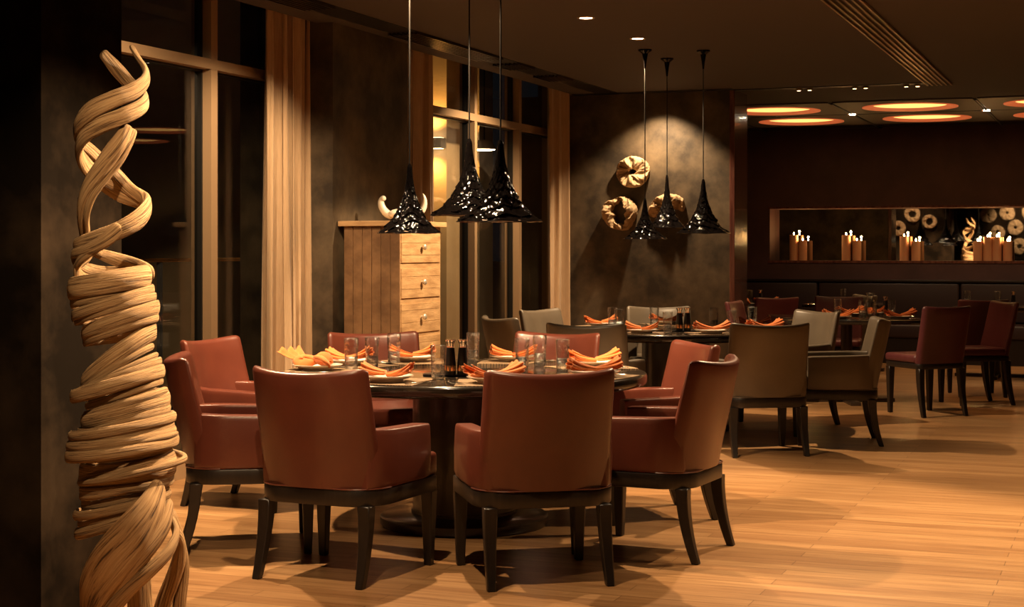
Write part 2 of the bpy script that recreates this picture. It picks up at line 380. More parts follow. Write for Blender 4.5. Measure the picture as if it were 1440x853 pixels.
# slot across the ceiling in front of the alcove, with three twin spots
struct('trim_6', MB().box(-3.45, -1.49, 14.72, 14.85, H-.006, H+.002), M['black'], smooth=False)
struct('trim_7', MB().box(-5.02, -3.45, 14.62, YD, H-.004, H+.002), M['black'], smooth=False)
for x, w in ((1127, 'left of three'), (1207, 'middle of three'), (1281, 'right of three, by the bronze vent')):
    X, Y = ceil_pt(x, 121 - (x-1127)*.03)
    t = thing('twin_spot', f'tiny twin spotlight in the dark ceiling slot, {w}', 'ceiling light', (X, 14.785, H-.006), 0, 'twin spotlights in the ceiling slot')
    for s in (-1, 1):
        MB().lathe([(.028, 0), (.028, -.02), (.02, -.022), (0, -.018)], 16, (s*.05, 0, 0)).build('spot_head', M['brass'], t)
        MB().lathe([(.018, -.024), (0, -.0245)], 16, (s*.05, 0, 0), close=False).build('lens', M['dimlens'], t)
# ------------------------------------------------------------------ windows
def window(name, y0, y1, posts, trans, z0=.0, z1=3.12):
    root = bpy.data.objects.new(name, None); C.objects.link(root); root['kind'] = 'structure'
    fr = MB()
    edges = [y0]+[p for q in posts for p in q]+[y1]
    for a, b in posts: fr.box(XG-.05, XF, a, b, z0, z1)
    for a, b in ((y0, y1),):
        fr.box(XG-.05, XF+.002, a, b, trans[0], trans[1]); fr.box(XG-.05, XF, a, b, 0, .14); fr.box(XG-.05, XF, a, b, z1-.06, z1)
    o = fr.build('window_frame', M['frame'], root, smooth=False)
    for k in range(0, len(edges)-1, 2):
        a, b = edges[k], edges[k+1]
        if b-a < .02: continue
        MB().box(XG-.004, XG+.004, a, b, .14, z1-.06).build('window_pane', M['pane'], root, smooth=False)
        gk = MB()
        for (za, zb) in ((.14, trans[0]), (trans[1], z1-.06)):
            gk.box(XG-.02, XG+.03, b-.012, b, za, zb).box(XG-.02, XG+.03, a, a+.012, za, zb).box(XG-.02, XG+.03, a, b, zb-.012, zb).box(XG-.02, XG+.03, a, b, za, za+.012)
        gk.build('window_gasket', M['black'], root, smooth=False)
    return root
def tz(x, y):   # height on the frame face plane
    u = (x-720)/F_PX; z = XF/(CS*u-SN); return CAM_H+(HZ-y)/F_PX*z
T1 = tz(296, 82.8); T0 = tz(296, 97.0)
y1a, y1b = wallY(297, XF), wallY(306, XF)
window('window_1', 5.12, yc0, [(5.12, 5.2), (y1a, y1b), (yc0-.1, yc0)], (T0, T1))
p2 = [(wallY(667.6, XF), wallY(671.2, XF)), (wallY(729.9, XF), wallY(733.5, XF))]
pe = wallY(783, XF)
window('window_2', yc1, YD, [(yc1, yc1+.12)]+p2+[(pe, pe+.09), (YD-.1, YD)], (T0, T1))
print('post', y1a, y1b, p2, 'T', T0, T1, 'col', yc0, yc1, 'pe', pe)
# ------------------------------------------------------------------ curtains
def curtain(label, a, b, X=-5.11, amp=.05, n=5, seed=0):
    ya, yb = wallY(a, X), wallY(b, X); rnd = random.Random(seed); ph = [rnd.uniform(0, 6.28) for _ in range(4)]
    def fn(u, v):
        s = u*n*2*math.pi
        q = math.sin(s+.7*math.sin(s*.37+ph[0])); w = math.copysign(abs(q)**.75, q)*amp*(.75+.35*math.sin(u*9+ph[1]))+.014*math.sin(3.1*s+ph[2])
        w *= (.75+.3*v)
        z = 3.0-v*2.985
        return (X+w+.012*math.sin(v*3+u*14+ph[3])*v, ya+(yb-ya)*u+.018*math.sin(2*s+v*2), z)
    o = MB().grid(fn, n*22+1, 24).build('curtain', M['curtain'], smooth=True, angle=180, solid=.004)
    return tag(o, label, 'curtain', 'floor-length window curtains')
curtain('beige floor-length curtain gathered between tall windows and plaster column', 373, 450, amp=.072, n=6, seed=1)
curtain('beige curtain strip right of the plaster column, behind the drawers', 572, 604, amp=.06, n=3, seed=2)
curtain('beige floor-length curtain gathered at the far right end of the windows', 768, 818, amp=.07, n=5, seed=3)
# ------------------------------------------------------------------ beyond the glass
struct('ground_outside', MB().box(-160, -5.6, -30, 190, -.4, -.14), M['ground'], smooth=False)
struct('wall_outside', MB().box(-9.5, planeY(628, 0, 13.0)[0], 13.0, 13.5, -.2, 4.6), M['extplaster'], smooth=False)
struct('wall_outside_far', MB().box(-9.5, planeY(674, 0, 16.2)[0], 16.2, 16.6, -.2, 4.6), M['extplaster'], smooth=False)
def wall_lamp(x, y, Y, label, w=.2, power=25):
    X, Y, Z = planeY(x, y, Y); t = thing('wall_lamp', label, 'wall lamp', (X, Y, Z), 0, 'lamps outside the windows')
    MB().box(-w/2, w/2, -.12, -.012, -.045, .045).build('lamp_body', M['stone'], t, smooth=False, bevel=.006)
    MB().box(-.05, .05, -.012, 0, -.04, .04).build('mounting_plate', M['stone'], t, smooth=False)
    MB().box(-w/2+.015, w/2-.015, -.11, -.03, -.05, -.045).build('lower_lens', M['dimlens'], t, smooth=False)
    MB().box(-w/2+.015, w/2-.015, -.11, -.03, .045, .05).build('upper_lens', M['dimlens'], t, smooth=False)
    for s in (-1, 1):
        l = bpy.data.lights.new('wall_lamp_light', 'SPOT'); l.energy = power; l.color = (1, .50, .12); l.spot_size = math.radians(130); l.spot_blend = .9
        l.shadow_soft_size = .04; o = bpy.data.objects.new('wall_lamp_light', l); C.objects.link(o)
        o.location = (X, Y-.10, Z+s*.07); o.rotation_euler = (0 if s < 0 else math.pi, 0, 0)
wall_lamp(612, 202, 13.0, 'grey up-and-down wall lamp on the orange-lit wall outside', .22, 38)
wall_lamp(660, 206, 16.2, 'small wall lamp outside, mostly behind the second window post', .2, 22)
X, Y, Z = planeY(681, 204, 15.2)
t = thing('hanging_lamp', 'small glowing hanging lamp outside, seen through the middle far window', 'lamp', (X, Y, Z), 0, 'lamps outside the windows')
MB().lathe([(.0, -.02), (.115, -.045), (.125, -.04), (.07, .05), (.0, .055)], 24).build('lamp_shade', M['extplaster'], t)
MB().lathe([(0, -.058), (.1, -.052), (.11, -.047), (0, -.044)], 24).build('lens', M['lens'], t)
MB().tube([(0, 0, .05), (0, 0, 4.6-Z)], .008, 6).build('cord', M['black'], t)
# added rail and posts, standing in for a light strip reflected in the panes
rl = MB().box(-6.53, -6.47, 4.0, 12.95, 1.262, 1.288)
rt = thing('light_line_rail', 'thin metal rail added outside, standing in for a light strip in the panes', 'railing', (0, 0, 0))
rl.build('handrail', M['brass'], rt, smooth=False, bevel=.004)
for k in range(7): MB().box(-6.515, -6.485, 4.2+k*1.4, 4.23+k*1.4, -.14, 1.262).build('post', M['stone'], rt, smooth=False)
# street lights far off in the dark
for k, (x, y, d, c) in enumerate([(215, 333, 70, 'warm'), (231, 333, 75, 'white'), (256, 334, 64, 'warm'), (269, 343, 75, 'white'), (311, 334, 60, 'warm'), (312, 345, 58, 'warm'), (333, 342, 80, 'white'),
                                   (349, 339, 70, 'white'), (366, 339, 72, 'warm'), (343, 178, 66, 'white'), (365, 177, 66, 'warm'), (358, 218, 66, 'white')]):
    X, Y = px(x, d); Z = CAM_H+(HZ-y)/F_PX*d
    nm = f'far {"orange" if c=="warm" else "pale"} street lamp in the night, ' + ['leftmost behind the sculpture', 'second behind the sculpture', 'just left of the first window post', 'low and dim left of the first window post',
        'brightest right of the first window post', 'low, directly under the brightest one', 'low and dim, mid pane', 'mid pane near the curtain', 'closest to the curtain', 'high on a mast, mid pane', 'high on a mast by the curtain', 'half-way up by the curtain'][k]
    s = thing('street_lamp', nm, 'street lamp', (X, Y, -.14), 0, 'distant street lamps')
    MB().tube([(0, 0, 0), (0, 0, Z+.14)], .04, 6).build('lamp_post', M['stone'], s)
    r = .09 if c == 'warm' else .07
    MB().lathe([(0, -r), (r*.7, -r*.7), (r, 0), (r*.7, r*.7), (0, r)], 12, (0, 0, Z+.14)).build('lamp_globe', M['citylamp' if c == 'warm' else 'citywhite'], s)
# ------------------------------------------------------------------ chairs (face +Y, origin on the floor)
def outline_d(hw, yb, yf, rr, rf=.03, n=7, bow=.0):
    pts = []
    for (cx, cy, r, a0) in ((hw-rf, yf-rf, rf, 0), (-hw+rf, yf-rf, rf, 90), (-hw+rr, yb+rr, rr, 180), (hw-rr, yb+rr, rr, 270)):
        for k in range(n):
            a = math.radians(a0+90*k/(n-1)); x, y = cx+r*math.cos(a), cy+r*math.sin(a)
            if y < 0: y -= bow*(1-(x/hw)**2)
            pts.append((x, y))
    return pts
def back_mesh(z0, z1, hw0, hw1, yb, lean, wrap, t0=.075, t1=.055, dip=.022):
    mb = MB(); NS = 33; prof = []
    for k in range(9): prof.append((0, k/8*.955))
    for k in range(1, 6):
        a = math.pi*k/6; prof.append((.5-.5*math.cos(a), .955+.045*math.sin(a)))
    for k in range(9): prof.append((1, .955*(1-k/8)))
    def fn(u, v):
        s = -1+2*u; j = int(round(v*len(prof))) % len(prof); th, h = prof[j]
        e = 1.0
        if abs(s) > .88: e = math.sqrt(max(0, 1-((abs(s)-.88)/.12)**2))
        e = max(e, .12)
        zt = z1-dip*(1-s*s)-(1-e)*.018
        z = z0+(zt-z0)*h; q = (z-z0)/(z1-z0)
        hw = hw0+(hw1-hw0)*q
        x = hw*s*(1-.012*(abs(s) > .99))
        t = t0+(t1-t0)*q
        ymid = yb+t/2-lean*q**1.35+wrap*abs(s)**2.4+.012*math.sin(q*math.pi)*(-1)
        y = ymid+(th-.5)*t*e
        return (x, y, z)
    n = len(prof)
    mb.grid(lambda u, v: fn(u, v), NS, n, closev=True)
    mb.f.append(tuple(range(n))); mb.f.append(tuple((NS-1)*n+k for k in reversed(range(n))))
    return mb
def leg_mesh(x, y, zt, rear, sx, splay=.1, w0=.056, w1=.034):
    mb = MB(); n = 9; vs = []; fs = []
    for k in range(n):
        t = k/(n-1); z = zt*(1-t); w = w0+(w1-w0)*t
        dy = -splay*t**1.9 if rear else 0; dx = sx*.008*t if rear else 0
        cx = x+dx-sx*0; cy = y+dy
        vs += [(cx-w/2, cy-w/2, z), (cx+w/2, cy-w/2, z), (cx+w/2, cy+w/2, z), (cx-w/2, cy+w/2, z)]
    for k in range(n-1):
        for i in range(4): fs.append((4*k+i, 4*k+(i+1) % 4, 4*k+4+(i+1) % 4, 4*k+4+i))
    fs += [(3, 2, 1, 0), tuple(4*(n-1)+i for i in range(4))]
    return mb.add(vs, fs)
def make_armchair(leather, label, group):
    t = thing('armchair', label, 'chair', (0, 0, 0), 0, group)
    # apron
    MB().prism(outline_d(.292, -.262, .285, .13, .025, bow=.03), .318, .385).build('seat_frame', M['legwood'], t, bevel=.006)
    # seat: T shaped cushion
    pts = [(-.232, -.2), (.232, -.2), (.232, .195), (.286, .195), (.286, .285), (.262, .312), (-.262, .312), (-.286, .285), (-.286, .195), (-.232, .195)]
    MB().prism(pts, .385, .482).build('seat', leather, t, bevel=.028, seg=4)
    back_mesh(.386, .880, .278, .272, -.292, .105, .085).build('backrest', leather, t, angle=70)
    for s in (-1, 1):
        mb = MB(); prof = []; n = 20
        def fn(u, v, s=s):
            y = -.245+u*.445; a = 2*math.pi*v
            cx = .258-.05*max(0, (-y-.10)/.145)**2; hw = .040; hz = .1145
            c, sn = math.cos(a), math.sin(a); p = .17
            e = 1 if u < .96 else .90
            X = cx+hw*e*math.copysign(abs(c)**p, c)+.010*math.sin(math.pi*v)*0
            Z = .386+hz+hz*math.copysign(abs(sn)**p, sn)*(1 if u < .97 else .985)+.012*(1-u)*(sn > 0)
            if c > 0: X += .006*math.sin(math.pi*min(1, max(0, (Z-.386)/.23)))
            return (s*X, y, Z)
        mb.grid(fn, 12, 28, closev=True); mb.f.append(tuple(range(28))); mb.f.append(tuple(11*28+k for k in reversed(range(28))))
        mb.build('armrest', leather, t, angle=60)
        sm = [(s*.304, -.180, z) for z in (.39, .47, .55, .615)]
    ol = outline_d(.291, -.262, .20, .13, .02, n=9, bow=.03); 
    MB().tube([(x, y, .387) for x, y in ol[9:]+ol[:1]][9:-1] if False else [(x, y, .388) for x, y in ol[18:36]], .0032, 6).build('piping', leather, t)
    for s in (-1, 1):
        leg_mesh(s*.262, .252, .322, False, s).build('leg', M['legwood'], t, bevel=.004, seg=1)
        leg_mesh(s*.236, -.238, .322, True, s, .062).build('leg', M['legwood'], t, bevel=.004, seg=1)
    return t
def make_sidechair(leather, label, group):
    t = thing('dining_chair', label, 'chair', (0, 0, 0), 0, group)
    MB().prism(outline_d(.225, -.235, .235, .04, .025, bow=.015), .385, .43).build('seat_frame', M['legwood'], t, bevel=.006)
    MB().prism(outline_d(.23, -.2, .25, .04, .04), .43, .50).build('seat', leather, t, bevel=.026, seg=4)
    back_mesh(.43, .90, .228, .235, -.255, .10, .035, .065, .045, .012).build('backrest', leather, t, angle=70)
    for s in (-1, 1):
        leg_mesh(s*.195, .205, .39, False, s).build('leg', M['legwood'], t, bevel=.004, seg=1)
        leg_mesh(s*.195, -.212, .39, True, s, .06).build('leg', M['legwood'], t, bevel=.004, seg=1)
    return t
protos = {}
def chair(kind, xr, z, fx, fz, label, group):
    """centre in camera metres (right, forward); facing direction in the same frame"""
    X, Y = cam2w(xr, z); wx, wy = cam2w(fx, fz); rz = math.atan2(wy, wx)-math.pi/2
    if kind not in protos:
        mk = {'red': lambda: make_armchair(M['redleather'], label, group), 'grey': lambda: make_armchair(M['greyleather'], label, group),
              'plum': lambda: make_sidechair(M['purple'], label, group)}[kind]
        o = mk(); protos[kind] = o; o.location = (X, Y, 0); o.rotation_euler = (0, 0, rz); return o
    return dup(protos[kind], (X, Y, 0), rz, label, group)
G1 = 'burgundy armchairs around the nearest round table'
G2 = 'taupe armchairs around the second round table'
G3 = 'plum side chairs by the alcove'
chair('red', -.70, 6.74, .42, .91, 'burgundy armchair with its back to us, left of the two in front', G1)
chair('red', .09, 6.67, -.22, .975, 'burgundy armchair with its back to us, right of the two in front', G1)
chair('red', .625, 7.22, -.90, .43, 'burgundy armchair turned side-on at the right of the near table', G1)
chair('red', .66, 8.16, -.95, -.28, 'burgundy armchair behind the side-on right one, its lit inner back showing', G1)
chair('red', .135, 9.0, -.45, -.90, 'burgundy armchair on the far side of the near table, behind three tumblers', G1)
chair('red', -.72, 9.02, .30, -.95, 'burgundy armchair on the far side of the near table, in front of the drawer cabinet', G1)
chair('red', -1.36, 8.55, .92, -.38, 'burgundy armchair facing us in front of the first window post', G1)
chair('red', -1.20, 7.33, .985, .17, 'burgundy armchair seen side-on just right of the twisted sculpture', G1)
chair('grey', .18, 11.55, .90, .43, 'dark taupe armchair leftmost at the second table, its outer back showing', G2)
chair('grey', .46, 12.75, .80, -.60, 'taupe armchair facing us before the far curtain at the second table', G2)
chair('grey', .56, 10.68, .28, .96, 'taupe armchair with its back to us, left front of the second table', G2)
chair('grey', 1.64, 10.72, -.16, .985, 'taupe armchair with its back to us, right front of the second table', G2)
chair('grey', 2.27, 11.27, -.985, .12, 'taupe armchair in profile facing left at the right of the second table', G2)
chair('grey', 2.14, 12.45, -.88, -.46, 'taupe armchair facing us beyond the profile one, right of the second table', G2)
chair('grey', 1.24, 13.25, .0, -1, 'taupe armchair on the far side of the second table, below the wooden rings', G2)
chair('plum', 3.40, 13.18, -.36, .93, 'plum side chair with its back to us, nearest of the chairs at far right', G3)
chair('plum', 4.05, 14.05, -.97, -.2, 'plum side chair behind the nearest one at far right, lit inner back', G3)
chair('plum', 3.12, 15.35, -.25, -.97, 'plum side chair on the far side of the square table, seen over its glasses', G3)
chair('plum', 2.24, 14.05, .90, -.40, 'plum side chair with orange-lit top rail, left of the square table', G3)
chair('plum', 4.32, 14.9, .05, 1, 'tall dark plum side chair with its back to us, rightmost of the chairs', G3)
chair('plum', 2.45, 15.6, -.3, .95, 'plum side chair in shade by the polished wall end', G3)
chair('grey', 3.45, 16.9, -.95, -.2, 'taupe armchair in the dark beyond the polished wall end', 'taupe armchairs in the alcove')
chair('grey', 5.75, 16.5, -.95, -.1, 'taupe armchair in the dark at the right picture edge', 'taupe armchairs in the alcove')
# ------------------------------------------------------------------ tables
def round_table(xr, z, R, label):
    X, Y = cam2w(xr, z); t = thing('round_table', label, 'table', (X, Y, 0), 0, 'large round dining tables')
    MB().lathe([(0, .692), (R-.03, .692), (R-.006, .70), (R, .712), (R, .738), (R-.006, .747), (R-.018, .75), (0, .75)], 96).build('tabletop', M['table'], t, angle=50)
    MB().lathe([(.255, .04), (.255, .692)], 64).build('pedestal', M['tablebase'], t, angle=50)
    MB().lathe([(.405, 0), (.415, .012), (.415, .045), (.40, .055), (.262, .062), (.262, .075), (0, .075)], 64).build('base_plate', M['tablebase'], t, angle=40)
    return t
TC1 = (-.235, 7.9); TC2 = (1.237, 12.1); TR = .90
round_table(*TC1, TR, 'large dark round table set for eight, nearest the camera')
round_table(*TC2, TR, 'large dark round table with taupe chairs, in the middle distance')
def square_table(xr, z, s, rz, label, group):
    X, Y = cam2w(xr, z); t = thing('square_table', label, 'table', (X, Y, 0), rz, group)
    MB().box(-s, s, -s, s, .71, .75).build('tabletop', M['table'], t, bevel=.008)
    MB().lathe([(.055, .03), (.05, .3), (.05, .69), (.12, .71)], 24).build('pedestal', M['tablebase'], t)
    MB().box(-.42, .42, -.045, .045, 0, .035).box(-.045, .045, -.42, .42, 0, .0352).build('cross_base', M['tablebase'], t, bevel=.006)
    return t
GS = 'square dining tables by the alcove'
square_table(2.98, 14.25, .62, .35, 'dark square table among the plum chairs, with the glass jug', GS)
square_table(2.58, 17.2, .42, 0, 'dark square table by the banquette, beyond the polished wall end', GS)
square_table(3.75, 17.95, .42, 0, 'dark square table by the banquette, behind the glass jug', GS)
square_table(5.14, 17.0, .42, 0, 'dark square table by the banquette at the right picture edge', GS)
# banquette
bq = thing('banquette', 'long dark upholstered banquette along the back wall under the candle niche', 'banquette', (-.7, YB-.35, 0))
MB().box(-4.6, 5.6, -.25, .33, .0, .30).build('plinth', M['legwood'], bq, smooth=False)
for k in range(6): MB().box(-4.6+k*1.7+.005, -4.6+(k+1)*1.7-.005, -.27, .22, .30, .47).build('seat', M['banquette'], bq, bevel=.03, seg=3)
for k in range(6): MB().box(-4.6+k*1.7+.005, -4.6+(k+1)*1.7-.005, .20, .335, .47, .955).build('backrest', M['banquette'], bq, bevel=.03, seg=3)
MB().box(-4.6, 5.6, .18, .345, .957, .985).build('top_rail', M['legwood'], bq, bevel=.006)
# ------------------------------------------------------------------ tableware
def napkin_mesh(seed, kind):
    r = random.Random(seed); mb = MB(); L = .125; ph = r.uniform(0, 6)
    asy = r.uniform(-.25, .25)
    def fn(u, v):
        s = -1+2*u; w = 1 if s > 0 else 1+asy; a = abs(s)
        rad = .015+.012*a**1.1*w                      # the cloth is pinched in the middle and flares into open rolls
        phi = math.radians(230+70*a)*(v-.5)
        rp = rad*(1+.17*(.35+a)*math.sin(v*38+ph+3*s))
        z = .005+.012*a**3+.010*a**2*(1.3 if s*asy > 0 else .2)+rad*.95-rp*math.cos(phi)*(-1 if (kind == 2 or s*(1-2*(kind == 1)) > .0 and kind < 2) else 1)*.85
        y = rp*math.sin(phi)*(1.7+.5*a)
        x = s*L*(1-.10*abs(math.sin(v*3.1))*a)+.018*math.sin(2.2*s+ph)*0
        y += .020*math.sin(1.7*s+ph)
        return (x, y, max(z, .004))
    return mb.grid(fn, 33, 41)
def knot_mesh(seed):
    r = random.Random(seed); mb = MB(); n = 60; pts = []
    for k in range(n+1):
        a = 2*math.pi*k/n
        pts.append((.055*math.sin(a)+.045*math.sin(2*a), .045*math.cos(a)-.05*math.cos(2*a), .032+.016*math.sin(3*a)))
    mb.tube(pts, 0, 12, flat=[(.026+.006*math.sin(k*.9), .012) for k in range(n+1)], caps=False, jitter=lambda i, k: 1+.12*math.sin(5*k+i*.3))
    def fl(u, v):
        a = u; return (.05+.13*a, (.02+.075*a)*(2*v-1), .03+.055*a*a+.012*math.sin(v*18)*a)
    mb.grid(fl, 14, 24)
    return mb
nap_protos = {}
def napkin(x, y, z, rz, label, var):
    g = 'orange cloth napkins on the plates'
    if var not in nap_protos:
        o = (knot_mesh(3) if var == 3 else napkin_mesh(5+var*7, var)).build('napkin', M['napkin'], None, (x, y, z), rz, angle=180, solid=.003)
        nap_protos[var] = o; return tag(o, label, 'napkin', g)
    o = nap_protos[var].copy(); C.objects.link(o); o.location = (x, y, z); o.rotation_euler = (0, 0, rz); o['label'] = label; return o
simple = {}
def inst(kind, maker, x, y, z, rz, label, cat, group):
    if kind not in simple:
        o = maker(); simple[kind] = o; o.location = (x, y, z); o.rotation_euler = (0, 0, rz); return tag(o, label, cat, group)
    return dup(simple[kind], (x, y, z), rz, label, group)
def mk_plate():
    return MB().lathe([(0, .012), (.085, .012), (.10, .016), (.123, .026), (.125, .029), (.120, .030), (.10, .021), (.085, .0165), (0, .0165)][::1], 48).lathe([(.065, .0), (.065, .0125), (.075, .0125), (.078, 0)], 48, close=False).build('dinner_plate', M['plate'], angle=60)
def mk_glass():
    h = .158; n = 40
    def warp(r, z, a, j):
        k = 1+.035*math.cos(6*a)*(1 if z > .02 else .6)+.022*math.cos(3*a+z*60)+.02*math.sin(z*75)*(r > .015)
        return r*k, z
    prof = [(0, .0), (.027, 0), (.030, .004), (.0315, .03), (.0325, .07), (.0345, .12), (.0365, h-.002), (.0352, h), (.034, h-.002), (.0330, .12), (.0312, .07), (.0302, .034), (.0298, .006), (0, .001)]
    o = MB().lathe(prof, n, warp=warp).build('tumbler', M['glass'], angle=180)
    MB().lathe([(0, .0015), (.0262, .0015), (.0285, .005), (.0292, .03), (.0302, .062), (.0288, .064), (.0268, .034), (.0225, .0265), (0, .0245)], n, warp=warp).build('heavy_base', M['thick'], o, angle=180)
    return o
def mk_mat(): 
    pts = []
    for k in range(13): a = math.radians(-13.5+27*k/12); pts.append((.885*math.sin(a), .885*math.cos(a)-.62))
    for k in range(7): a = math.radians(13.5-27*k/6); pts.append((.50*math.sin(a), .50*math.cos(a)-.62))
    return MB().prism([(x, -y) for x, y in pts], 0, .003).build('placemat', M['mat'], smooth=False)
def mk_fork():
    mb = MB(); mb.box(-.0035, .0035, -.095, .02, .003, .006); mb.box(-.006, .006, -.11, -.085, .003, .0055); mb.box(-.011, .011, .018, .042, .004, .007)
    for k in range(4): x = -.0095+k*.0063; mb.box(x-.0016, x+.0016, .042, .088, .005, .0075)
    return mb.build('fork', M['steel'], bevel=.0008, seg=1)
def mk_knife():
    mb = MB(); mb.prism([(-.006, -.115), (.006, -.115), (.005, .0), (.009, .01), (.010, .09), (.004, .112), (-.004, .10), (-.005, 0)], .002, .005)
    return mb.build('knife', M['steel'], bevel=.0008, seg=1)
def mk_mill(label='', group=None):
    t = thing('pepper_mill', label, 'pepper mill', (0, 0, 0), 0, group)
    MB().lathe([(0, 0), (.026, 0), (.027, .004), (.027, .018), (.0265, .018)], 32).build('foot', M['mill'], t)
    MB().lathe([(.0268, .018), (.0268, .044), (.0262, .046)], 32).build('metal_band', M['brass'], t)
    MB().lathe([(.0264, .045), (.0225, .09), (.019, .125), (.018, .128), (0, .128)], 32).build('body', M['mill'], t)
    MB().lathe([(.0165, .126), (.0165, .143), (.0215, .153), (.024, .160), (.024, .166), (0, .168)], 32).build('silver_top', M['steel'], t)
    return t
def mk_tray(): 
    return MB().prism([(.16*math.copysign(abs(math.cos(a))**.35, math.cos(a)), .07*math.copysign(abs(math.sin(a))**.35, math.sin(a))) for a in [2*math.pi*k/48 for k in range(48)]], 0, .010).build('serving_tray', M['mill'], bevel=.003)
CA = math.atan2(SN, CS)
def setting(tc, x, y, who, var, hr=.03, cut=True, extra_rz=0):
    """plate, napkin, placemat, cutlery at a picture point of the plate rim, for the seat described by who"""
    X, Y, _ = on_h(x, y, .75+.025); tx, ty = cam2w(*tc)
    dx, dy = X-tx, Y-ty; d = math.hypot(dx, dy); rz = math.atan2(dy, dx)+math.pi/2     # local -y points outwards
    if d > TR-.17: k = (TR-.17)/d; X, Y = tx+dx*k, ty+dy*k
    ux, uy = (X-tx)/math.hypot(X-tx, Y-ty), (Y-ty)/math.hypot(X-tx, Y-ty)
    inst('placemat', mk_mat, tx+ux*.62, ty+uy*.62, .7502, rz, f'woven brown placemat {who}', 'placemat', 'woven placemats')
    inst('plate', mk_plate, X, Y, .7534, 0, f'white china plate {who}', 'plate', 'white plates')
    napkin(X, Y, .7534+.0165, CAMDIR+extra_rz, f'orange napkin {who}', var)
    if cut:
        tX, tY = -uy, ux
        for k, off in enumerate((-.165, -.200)):
            if off*1: inst('fork', mk_fork, X+tX*off, Y+tY*off, .7534, rz+math.pi, f'{"inner" if k == 0 else "outer"} steel fork {who}', 'fork', 'steel forks')
        inst('knife', mk_knife, X+tX*.165, Y+tY*.165, .7534, rz+math.pi, f'steel knife {who}', 'knife', 'steel knives')
S1 = 'at the near table, '
setting(TC1, 540, 530, S1+'left front seat', 1, extra_rz=-.12)
setting(TC1, 700, 533, S1+'right front seat', 0, extra_rz=.5)
setting(TC1, 836, 523, S1+'seat of the side-on right chair', 2, extra_rz=.2)
setting(TC1, 836, 509, S1+'seat of the lit right chair', 0, extra_rz=.25)
setting(TC1, 722, 501.5, S1+'far right seat', 1, extra_rz=.1)
setting(TC1, 577, 501.5, S1+'seat before the drawer cabinet', 0, extra_rz=-.1)
setting(TC1, 462, 505.5, S1+'seat by the window post', 2, extra_rz=-.25)
setting(TC1, 431, 514, S1+'left end seat', 3, extra_rz=2.6)
S2 = 'at the second table, '
setting(TC2, 880, 467, S2+'left front seat', 1, extra_rz=-.1)
setting(TC2, 1020, 467, S2+'right front seat', 2, extra_rz=.15)
setting(TC2, 845, 455, S2+'seat before the far curtain', 0, extra_rz=.15)
setting(TC2, 935, 451, S2+'seat below the wooden rings', 1, extra_rz=.2)
setting(TC2, 1062, 457, S2+'far right seat', 0, extra_rz=-.2)
setting(TC2, 1092, 462, S2+'seat of the profile chair', 2, extra_rz=.3)
def glassat(x, y, label, h=.75, s=1):
    X, Y, Z = on_h(x, y, h); o = inst('tumbler', mk_glass, X, Y, Z+.0005, random.uniform(0, 6), label, 'glass', 'cut glass tumblers'); o.scale = (s, s, s); return o
for x, y, l in ((494, 519.5, 'leftmost clear tumbler on the near table'), (523, 518, 'clear tumbler just right of the leftmost one on the near table'),
                (554, 511, 'clear tumbler in front of the cabinet on the near table'), (616, 533, 'clear tumbler left of the two black mills on the near table'),
                (665, 509, 'clear tumbler right behind the two black mills on the near table'), (734, 520, 'clear tumbler at the left of three in front of the orange chair'),
                (759, 514, 'clear tumbler in the middle of three in front of the orange chair'), (791, 522, 'clear tumbler at the right of three in front of the orange chair'),
                (861, 461, 'clear tumbler at the left of the second table, rear one of the pair'), (871, 464, 'clear tumbler at the left of the second table, front one of the pair'),
                (920, 460, 'clear tumbler at the middle of the second table, behind the front one'), (939, 469.5, 'clear tumbler at the middle front of the second table'),
                (1004, 462, 'clear tumbler right of the two mills on the second table'), (1029, 467, 'clear tumbler over the front right plate of the second table'),
                (1058, 460, 'clear tumbler at the right end of the second table')):
    glassat(x, y, l)
GM = 'black pepper and salt mills'
def mill(X, Y, Z, l):
    if 'mill' not in simple: simple['mill'] = mk_mill(l, GM); o = simple['mill']
    else: o = dup(simple['mill'], (0, 0, 0), 0, l)
    o.location = (X, Y, Z)
for (xs_, y, w) in (((633.5, 650.5), 526.5, 'near table'), ((955.5, 966.5), 464.5, 'second table')):
    X, Y, Z = on_h(sum(xs_)/2, y+1, .75)
    inst('tray', mk_tray, X, Y, Z, CAMDIR, f'small black tray under the mills on the {w}', 'tray', 'black trays')
    for k, x in enumerate(xs_):
        X, Y, Z = on_h(x, y, .76); mill(X, Y, Z+.0005, f'black and silver mill on the {w}, {"left" if k == 0 else "right"} one of the pair')
# the square tables
def small_setting(x, y, who, var, rz):
    X, Y, _ = on_h(x, y, .775); inst('plate', mk_plate, X, Y, .7502, 0, f'white china plate {who}', 'plate', 'white plates'); napkin(X, Y, .7502+.0165, CAMDIR+rz, f'orange napkin {who}', var)
small_setting(1196, 440.5, 'on the square table, far left corner', 2, .3)
small_setting(1178, 444.5, 'on the square table, near left corner', 1, .1)
small_setting(1266, 444.5, 'on the square table, right of the jug', 0, .2)
small_setting(1225, 439.5, 'on the square table, at the back behind the jug', 1, -.3)
small_setting(1045, 426.5, 'on the dark table beyond the polished wall end', 3, 2.5)
small_setting(1078, 426.2, 'on the dark table beyond the polished wall end, right side', 0, .2)
for x, y, l in ((1178, 445, 'clear tumbler at the left corner of the square table'), (1254, 446, 'clear tumbler right of the jug on the square table'), (1213, 447, 'clear tumbler just left of the glass jug'),
                (1054, 428.2, 'clear tumbler on the dark table beyond the polished wall end'), (1186, 425.5, 'clear tumbler on the banquette table, left of the jug and farther'),
                (1360, 429, 'clear tumbler behind the tall dark plum chair'), (1403, 430, 'clear tumbler right of the tall dark plum chair, by a black mill')):
    glassat(x, y, l)
